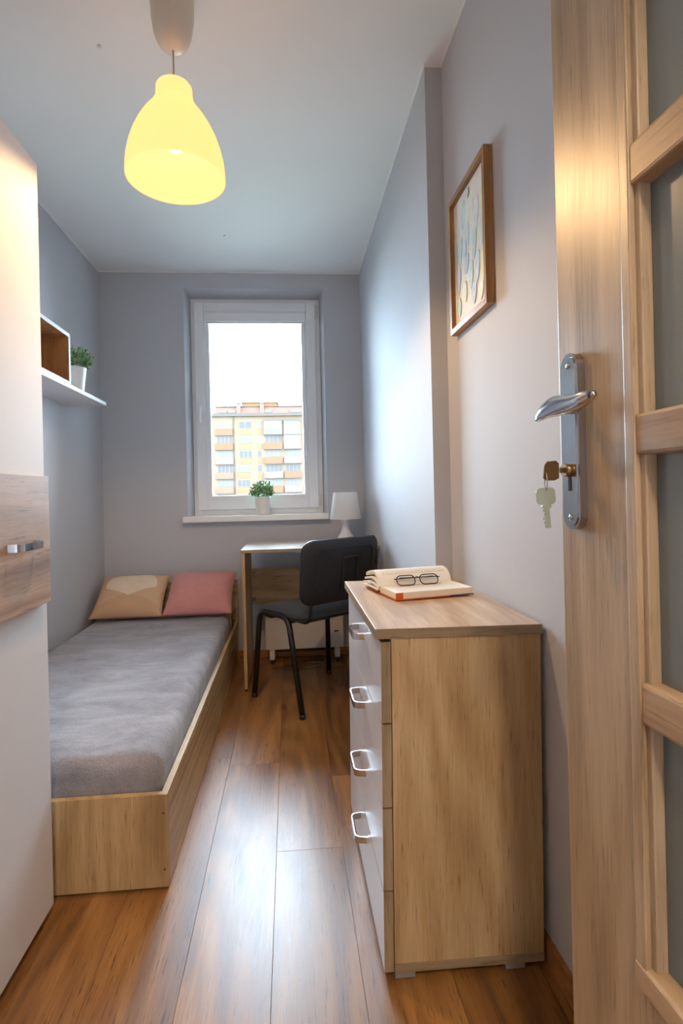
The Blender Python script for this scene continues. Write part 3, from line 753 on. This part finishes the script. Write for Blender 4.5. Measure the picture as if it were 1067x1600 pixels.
for i in range(4):
    za, zb_ = zs[i] + 0.002, zs[i + 1] - 0.002
    mb = MB().box(-0.361, -0.340, 0.003, 0.644, za, zb_, 0)
    dr = mb.build('drawer', [M['edge_z'], M['white_gloss']], CD)
    for pgn in dr.data.polygons:
        if pgn.normal.x < -0.9: pgn.material_index = 1
    cb('drawer_box', -0.339, -0.05, 0.03, 0.617, za + 0.02, zb_ - 0.03, M['white_lac'], 0, dr)
    hz_, hy = za + 0.118, 0.323
    L2, dp, ht = 0.058, 0.030, 0.0085
    outer = [(-0.361, hy - L2)] + [(v.x, v.y) for v in fillet([(-0.361, hy - L2, 0), (-0.361 - dp, hy - L2 + 0.006, 0), (-0.361 - dp, hy + L2 - 0.006, 0), (-0.361, hy + L2, 0)], 0.024, 6)][1:-1] + [(-0.361, hy + L2)]
    inner = [(x + (0.0 if j in (0, len(outer) - 1) else 0.003), hy + (y - hy) * (1 - 0.003 / L2)) for j, (x, y) in enumerate(outer)]
    mb = MB()
    for j in range(len(outer) - 1):
        mb.prism([outer[j], outer[j + 1], inner[j + 1], inner[j]], hz_ - ht, hz_ + ht)
    mb.build('handle', M['chrome'], dr)

# ------------------------------------------------------------------ open book and spectacles on the chest
zt = 0.7625
BO = thing('open_book', (0.377, 1.545, zt), 'open paperback with orange cover lying on the chest', 'book', rz=math.radians(12))
pg = NT('book_pages'); cc = pg.coord((1, 1, 1))
wv = pg.n('ShaderNodeTexWave', wave_type='BANDS', bands_direction='Z'); wv.inputs['Scale'].default_value = 260; pg.l(cc, wv.inputs['Vector'])
pg.pbr(pg.mix(wv.outputs[0], lin(232, 218, 192), lin(244, 233, 212)), 0.85); m_edge = pg.m
# printed text lines: thin grey rules along local x inside the margins
pg = NT('printed_page'); tcg = pg.n('ShaderNodeTexCoord').outputs['Object']; sxy = pg.n('ShaderNodeSeparateXYZ'); pg.l(tcg, sxy.inputs[0])
ln_ = pg.math('LESS_THAN', pg.math('FRACT', pg.math('MULTIPLY', sxy.outputs[1], 190.0)), 0.42)
wd = pg.noise(pg.coord((330, 190, 1)), 1.0, 1)
inx = pg.math('LESS_THAN', pg.math('ABSOLUTE', sxy.outputs[0]), 0.100)
iny = pg.math('GREATER_THAN', pg.math('ABSOLUTE', pg.math('SUBTRACT', sxy.outputs[1], 0.045)), 0.012)
msk = pg.math('MULTIPLY', pg.math('MULTIPLY', ln_, inx), pg.math('MULTIPLY', iny, pg.math('GREATER_THAN', wd, 0.42)))
pg.pbr(pg.mix(pg.math('MULTIPLY', msk, 0.45), lin(246, 243, 238), lin(120, 116, 112)), 0.8); m_page = pg.m
m_oc = plain('orange_cover', (222, 98, 40), 0.4)
cvb = MB().box(-0.117, 0.119, -0.078, 0.045, -0.001, 0.0015, 0).build('cover', m_oc, BO)
B('cover', -0.117, 0.119, 0.045, 0.165, -0.001, 0.0015, m_oc, BO, 0)
B('cover_picture', 0.045, 0.119, -0.0785, -0.075, -0.0008, 0.0018, plain('dark_cover_print', (86, 70, 84), 0.5), BO, 0)
nb = B('page_block', -0.116, 0.118, -0.076, 0.040, 0.0015, 0.0185, m_edge, BO, 0.001)
B('page', -0.1155, 0.1175, -0.0755, 0.043, 0.0185, 0.0191, m_page, BO, 0)
B('cover_flap', -0.1163, -0.095, -0.0768, -0.0755, 0.0, 0.0185, m_oc, BO, 0)
# far half: pages arching up from the gutter, fanned in several leaves
def leaf_strip(name, prof, x0, x1, th, mats):
    n = len(prof); mb = MB()
    V = [(x0, y, z) for y, z in prof] + [(x1, y, z) for y, z in prof] + [(x0, y, z - th) for y, z in prof] + [(x1, y, z - th) for y, z in prof]
    mb.add(V, [(i, i + 1, n + i + 1, n + i) for i in range(n - 1)], 1, True)
    mb.add(V, [(2 * n + i, 3 * n + i, 3 * n + i + 1, 2 * n + i + 1) for i in range(n - 1)] + [(i, 2 * n + i, 2 * n + i + 1, i + 1) for i in range(n - 1)] + [(n + i, n + i + 1, 3 * n + i + 1, 3 * n + i) for i in range(n - 1)] + [(n - 1, 3 * n - 1, 4 * n - 1, 2 * n - 1), (0, n, 3 * n, 2 * n)], 0, False)
    return mb.build(name, mats, BO)
for j, (hgt, far, th) in enumerate(((0.056, 0.150, 0.009), (0.038, 0.155, 0.006), (0.024, 0.158, 0.004), (0.013, 0.160, 0.004))):
    pf = [(p_.y, p_.z) for p_ in bez((0, 0.040, 0.012 + 0.003 * (3 - j)), (0, 0.052, hgt * 1.05), (0, 0.085, hgt * 1.25), (0, far, hgt * 0.82), 16)]
    leaf_strip('page_sheaf', pf, -0.118 - 0.003 * j, 0.114, th, [m_edge, m_page])
GL = thing('spectacles', (0.366, 1.566, zt + 0.0168), 'black framed spectacles resting on the open book', 'spectacles', rz=math.radians(10))
def gp(x, v): return (x, -0.012 + v * 0.55 + 0.012 * (x / 0.07) ** 2 * 0, 0.004 + v * 0.85)
gm = plain('black_acetate', (26, 22, 22), 0.25)
for s_ in (-1, 1):
    lp = [gp(x, z) for x, z in rrect(0.056, 0.030, 0.0125, 5, s_ * 0.036, 0.016)]
    fr_ = MB().tube(lp, 0.0016, 6, closed=True).build('rim', gm, GL)
    mb = MB(); mb.add(lp, [tuple(range(len(lp)))]); mb.add([(x, y + 0.0012, z) for x, y, z in lp], [tuple(reversed(range(len(lp))))]); mb.build('lens', M['lens'], GL)
    a_ = gp(s_ * 0.0655, 0.021)
    q_ = 0.0035 + (0.0035 if s_ > 0 else 0)
    MB().tube([a_, (s_ * 0.070, a_[1] + 0.001, a_[2]), (s_ * 0.0695, a_[1] + q_, a_[2]), (s_ * 0.055, a_[1] + q_ + 0.001, a_[2]), (-s_ * 0.052, a_[1] + q_ + 0.001, a_[2] + 0.002)], 0.0016, 6).build('temple', gm, GL)
MB().tube([gp(-0.009, 0.021), gp(0, 0.025), gp(0.009, 0.021)], 0.0018, 6).build('bridge', gm, GL)

# ------------------------------------------------------------------ framed print
pc = 1.545
PF = thing('framed_picture', (xwall(pc) - 0.0005, pc, 1.755), 'framed watercolour cactus print on the right wall', 'picture')
PF.rotation_euler = (0, 0, math.atan(0.012))
w2, h2, t0_, fw_ = 0.154, 0.209, -0.024, 0.017
for nm, y0, y1, za, zb_ in (('frame_stile', -w2, -w2 + fw_, -h2, h2), ('frame_stile', w2 - fw_, w2, -h2, h2)):
    B(nm, t0_, 0, y0, y1, za, zb_, M['frame_oak'], PF, 0.001)
fry = wood('picture_frame_oak_rail', (130, 90, 48), (172, 124, 72), (196, 150, 96), axis=1, rough=0.4, contrast=0.8)
for za in (-h2, h2 - fw_): B('frame_rail', t0_, 0, -w2 + fw_, w2 - fw_, za, za + fw_, fry, PF, 0.001)
sheet = B('print', -0.010, -0.008, -w2 + fw_, w2 - fw_, -h2 + fw_, h2 - fw_, plain('cream_paper', (232, 226, 216), 0.7), PF, 0)
wc = [('watercolour_teal', (158, 182, 178)), ('watercolour_blue', (160, 172, 188)), ('watercolour_sage', (190, 202, 172)), ('watercolour_olive', (196, 200, 146)), ('watercolour_grey', (184, 190, 184))]
wm = []
for nm, c_ in wc:
    tt = NT(nm); nn = tt.noise(tt.coord(), 38, 4, 0.6)
    tt.pbr(tt.mix(nn, lin(*c_), lin(*[min(255, v + 70) for v in c_])), 0.7); wm.append(tt.m)
random.seed(21); mb = MB()
pads = [(0.05, 0.125, 0.022, 0.060, 10, 0), (-0.02, 0.13, 0.018, 0.050, -12, 2), (0.105, 0.10, 0.018, 0.055, -6, 2), (-0.105, 0.10, 0.022, 0.052, 14, 3), (-0.055, 0.075, 0.021, 0.066, 4, 4), (0.02, 0.055, 0.019, 0.055, -8, 0), (0.085, 0.03, 0.022, 0.062, 8, 0),
        (-0.035, 0.0, 0.020, 0.062, 10, 0), (-0.085, 0.012, 0.020, 0.055, -14, 2), (0.03, -0.03, 0.021, 0.040, 16, 1), (0.045, 0.02, 0.018, 0.034, -10, 1), (-0.005, -0.075, 0.023, 0.056, 2, 0), (0.10, -0.055, 0.019, 0.055, 8, 1), (-0.06, -0.075, 0.020, 0.060, 12, 1),
        (-0.10, -0.085, 0.017, 0.064, -6, 3), (0.05, -0.105, 0.024, 0.046, -14, 2), (-0.03, -0.135, 0.022, 0.045, 6, 1), (0.10, -0.135, 0.020, 0.040, -10, 0), (-0.085, -0.150, 0.020, 0.036, 16, 2), (-0.115, 0.04, 0.013, 0.06, 0, 2), (0.01, 0.168, 0.016, 0.02, 0, 4)]
for j, (y, z, a_, b_, rot, mi) in enumerate(pads):
    V = []; n = 18; cr, sr = math.cos(math.radians(rot)), math.sin(math.radians(rot))
    for k in range(n):
        th = 2 * PI * k / n; yy = a_ * math.sin(th) * (1 + 0.18 * math.cos(th)) * 0.88; zz = b_ * math.cos(th) * 0.74
        V.append((-0.0102 - 0.00012 * j, max(-w2 + fw_ + .001, min(w2 - fw_ - .001, y + yy * cr - zz * sr)), max(-h2 + fw_ + .001, min(h2 - fw_ - .001, z + yy * sr + zz * cr))))
    mb.add(V, [tuple(range(n))], mi)
mb.build('watercolour_pads', wm, sheet, fix=False)

# ------------------------------------------------------------------ pendant lamp
PX, PY = -0.305, 1.60
PD = thing('pendant_lamp', (PX, PY, C), 'yellow glowing bell shaped pendant lamp hanging from the ceiling', 'lamp')
MB().lathe([(0.0005, 0), (0.062, 0), (0.0625, -0.01), (0.060, -0.07), (0.054, -0.11), (0.044, -0.138), (0.030, -0.153), (0.012, -0.158), (0.0005, -0.158)], seg=36).build('ceiling_rose', M['rose'], PD)
MB().tube([(0, 0, -0.15), (0, 0, -0.30)], 0.0026, 8).build('cord', M['cord'], PD)
po = [(0.140, -0.529), (0.1392, -0.505), (0.136, -0.475), (0.129, -0.445), (0.118, -0.412), (0.104, -0.382), (0.088, -0.355), (0.073, -0.335), (0.061, -0.318), (0.054, -0.302), (0.0515, -0.285), (0.051, -0.268), (0.047, -0.262), (0.020, -0.260)]
pi_ = [(r - 0.0035 if r > 0.05 else r, z - (0.0 if r > 0.05 else 0.004)) for r, z in po]
MB().lathe(po + pi_[::-1] + [po[0]], seg=56).build('shade', M['shade'], PD)
MB().lathe([(0.0005, -0.264), (0.021, -0.264), (0.021, -0.335), (0.0005, -0.335)], seg=18).build('lamp_holder', M['rose'], PD)
MB().lathe([(0.0005, -0.335), (0.015, -0.335), (0.018, -0.36), (0.029, -0.395), (0.030, -0.415), (0.024, -0.438), (0.012, -0.448), (0.0005, -0.450)], seg=22).build('bulb', M['bulb'], PD)
ld = bpy.data.lights.new('pendant_bulb_light', 'SPOT'); ld.energy = PENDANT_W; ld.color = (1.0, 0.62, 0.29); ld.shadow_soft_size = 0.03
ld.spot_size = math.radians(152); ld.spot_blend = 0.35
lo = bpy.data.objects.new('pendant_bulb_light', ld); COL.objects.link(lo); lo.location = (PX, PY, C - 0.498)
# small filled spots on the ceiling
for i, (x, y) in enumerate(((-0.573, 1.79), (-0.326, 3.058))):
    o = MB().lathe([(0.0003, 0), (0.007, 0), (0.006, -0.003), (0.0003, -0.0035)], seg=12).build('ceiling_plug', plain('plug_grey', (214, 208, 200), 0.7))
    o.location = (x, y, C); tag(o, ['small grey plug in the ceiling left of the pendant lamp', 'small grey plug in the ceiling near the window'][i], 'plug')

# ------------------------------------------------------------------ open door with glass panes, handle, keys
DW, DH, DT = 0.80, 2.03, 0.040
DR = thing('door_1', (0.372, 0.72, 0.0), 'open oak door with glass panes and long steel handle plate', 'door', rz=math.radians(2.58), kind='structure')
# local: x = thickness (0 is the visible face, + towards the wall), y = 0 at the free edge, negative towards the hinges
def dbx(name, y0, y1, z0, z1, m, x0=0.0, x1=DT, b=0.0015, sub=None): return B(name, x0, x1, y0, y1, z0, z1, m, sub or DR, b)
ST = 0.150
dbx('stile', -ST, 0, 0.008, DH, M['door_oak'], b=0.003)
dbx('stile', -DW, -DW + ST, 0.008, DH, M['door_oak'], b=0.003)
dbx('bottom_rail', -DW + ST, -ST, 0.008, 0.505, M['door_oak'])
dbx('top_rail', -DW + ST, -ST, 1.985, DH, M['door_oak_y'])
# glazing beads around the tall opening
bw = 0.020
mb = MB()
mb.box(-0.004, 0.004, -ST - 0.006, -ST + 0.010, 0.512, 1.985, 0.002)
mb.box(0.004, 0.018, -ST - 0.013, -ST, 0.520, 1.985, 0.002)
mb.build('glazing_bead', M['door_oak'], DR)
mb = MB().box(-0.004, 0.004, -DW + ST - 0.010, -DW + ST + 0.006, 0.512, 1.985, 0.002).box(0.004, 0.018, -DW + ST, -DW + ST + 0.013, 0.520, 1.985, 0.002)
mb.build('glazing_bead', M['door_oak'], DR)
mb = MB().prism([(-0.005, 0.500), (-0.005, 0.524), (-0.002, 0.527), (0.018, 0.527), (0.018, 0.500)], -DW + ST - 0.01, -ST + 0.010, axis='y')
mb.build('glazing_bead', M['door_oak_y'], DR)
rails = [(0.795, 0.840), (1.088, 1.133), (1.382, 1.427), (1.675, 1.720)]
for za, zb_ in rails: dbx('glazing_rail', -DW + ST, -ST - 0.004, za, zb_, M['door_oak_y'], -0.002, 0.042, 0.004)
zz = [0.515] + [v for r_ in rails for v in r_] + [1.99]
for i in range(0, len(zz), 2): dbx('pane', -DW + ST, -ST, zz[i] - 0.004, zz[i + 1] + 0.004, M['frost'], 0.018, 0.023, 0)
# handle plate
PY0 = -0.042
pl = MB()
ol = rrect(0.040, 0.228, 0.0195, 8, PY0, 1.114)
il = rrect(0.030, 0.218, 0.0145, 8, PY0, 1.114)
pl.prism(ol, -0.010, 0.0, axis='x', smooth=False).prism(il, -0.0115, -0.009, axis='x')
hp = pl.build('handle_plate', M['steel'], DR)
# lever: rose neck + shaped lever swung out
MB().tube([(0.0, PY0, 1.158), (-0.040, PY0, 1.158)], 0.0085, 14).build('lever_neck', M['steel'], hp)
LV = []; rr_ = []
for k in range(15):
    t_ = k / 14; LV.append((-0.047 - 0.003 * math.sin(t_ * PI), PY0 + 0.014 - 0.126 * t_, 1.150 + 0.006 * t_ + 0.003 * math.sin(t_ * 2 * PI)))
def lever():
    mb = MB(); n = len(LV); seg = 12; V = []
    for k, p_ in enumerate(LV):
        t_ = k / (n - 1); w_ = (0.0165 - 0.0085 * t_) * (min(1, 0.45 + 5 * t_)) * min(1, 0.45 + 5 * (1 - t_)); d_ = 0.0062 * min(1, 0.4 + 5 * t_) * min(1, 0.4 + 5 * (1 - t_)); tw = math.radians(-38 + 75 * t_)
        for j in range(seg):
            a_ = 2 * PI * j / seg; u_, v_ = d_ * math.cos(a_), w_ * math.sin(a_)
            V.append((p_[0] + u_ * math.cos(tw) - v_ * math.sin(tw), p_[1], p_[2] + u_ * math.sin(tw) + v_ * math.cos(tw)))
    fs = [(k * seg + j, k * seg + (j + 1) % seg, (k + 1) * seg + (j + 1) % seg, (k + 1) * seg + j) for k in range(n - 1) for j in range(seg)]
    fs += [tuple(reversed(range(seg))), tuple((n - 1) * seg + j for j in range(seg))]
    return mb.add(V, fs, 0, True)
lever().build('lever', M['chrome'], hp)
for z in (1.212, 1.016):
    MB().lathe([(0.0003, 0), (0.0042, 0), (0.0036, 0.0014), (0.0003, 0.0016)], seg=12).xf(Matrix.Translation((-0.0114, PY0, z)) @ Matrix.Rotation(-PI / 2, 4, 'Y')).build('screw', M['chrome'], hp)
cy = MB().tube([(-0.008, PY0, 1.077), (-0.020, PY0, 1.077)], 0.0085, 16).build('lock_cylinder', M['brass_dark'], hp)
MB().box(-0.0125, -0.008, PY0 - 0.0035, PY0 + 0.0035, 1.050, 1.072, 0.001).build('lock_slot', M['dark'], hp)
# keys: world placed in the lock
Mw = Matrix.Translation((0.372, 0.72, 0)) @ Matrix.Rotation(math.radians(2.58), 4, 'Z')
kp = Mw @ Vector((-0.021, PY0, 1.077))
KY = thing('key_bunch', kp, 'bunch of two keys with one stuck in the door lock', 'keys', rz=math.radians(2.58))
def key_mesh(nm, mat, bow_w, bow_h, par, Mx):
    mb = MB(); mb.prism(rrect(bow_w, bow_h, 0.006, 4, 0, bow_h / 2), -0.0012, 0.0012, axis='y')
    mb.box(-0.0032, 0.0032, -0.001, 0.001, -0.030, 0.001, 0)
    for k in range(5): mb.box(0.0030, 0.0042 + 0.0008 * (k % 3), -0.0009, 0.0009, -0.029 + k * 0.005, -0.026 + k * 0.005, 0)
    mb.prism([(0.006 * math.cos(a), -0.002 + 0.004 * math.sin(a)) for a in [k * PI / 6 for k in range(12)]], -0.0016, 0.0016, axis='y')
    mb.xf(Mx); return mb.build(nm, mat, par)
# key in the lock: shaft along +x into the cylinder, bow towards the room
MX = Matrix.Translation((-0.006, 0, 0)) @ Matrix.Rotation(-PI / 2, 4, 'Y') @ Matrix.Rotation(PI / 2, 4, 'Z') @ Matrix.Rotation(math.radians(75), 4, 'Z')
MX = Matrix.Translation((-0.004, 0, 0)) @ Matrix.Rotation(math.radians(-90), 4, 'Y')
mb = MB().box(-0.005, 0.010, -0.0012, 0.0012, -0.0034, 0.0034, 0)
mb.prism([(-0.006, -0.010), (-0.006, 0.009), (-0.010, 0.0125), (-0.022, 0.0115), (-0.026, 0.006), (-0.0275, -0.009), (-0.024, -0.013), (-0.012, -0.013)], -0.0013, 0.0013, axis='y')
mb.build('key', M['brass_dark'], KY)
MB().tube([(-0.0235 + 0.0015 * math.sin(a), 0.006 * math.sin(a), -0.014 + 0.012 * math.cos(a)) for a in [2 * PI * k / 22 for k in range(22)]], 0.0007, 6, closed=True).build('key_ring', M['chrome'], KY)
key_mesh('key', M['nickel'], 0.0235, 0.022, KY, Matrix.Translation((-0.0235, 0, -0.044)) @ Matrix.Rotation(math.radians(-14), 4, 'Z') @ Matrix.Rotation(math.radians(-4), 4, 'Y') @ Matrix.Scale(-1, 4, (1, 0, 0)))

# door lining behind the camera
o = MB().box(-0.44, -0.415, -0.25, -0.11, 0, 2.06, 0.002).box(0.430, 0.455, -0.25, -0.11, 0, 2.06, 0.002).box(-0.415, 0.430, -0.25, -0.11, 2.037, 2.06, 0.002).build('trim_2', M['door_oak'])
tag(o, 'oak door lining around the doorway', 'trim', kind='structure')

# ------------------------------------------------------------------ hallway ceiling lamp behind the camera
HL = thing('hallway_lamp', (0.06, -0.95, C), 'round opal ceiling lamp in the hallway behind the doorway', 'lamp')
MB().lathe([(0.0005, 0), (0.09, 0), (0.09, -0.02), (0.0005, -0.02)], seg=32).build('base', M['white_trim'], HL)
MB().lathe([(0.085, -0.02), (0.080, -0.05), (0.062, -0.080), (0.035, -0.095), (0.0005, -0.10)], seg=32).build('diffuser', emit('hall_lamp_glow', (1.0, 0.77, 0.52, 1), HALL_E), HL)
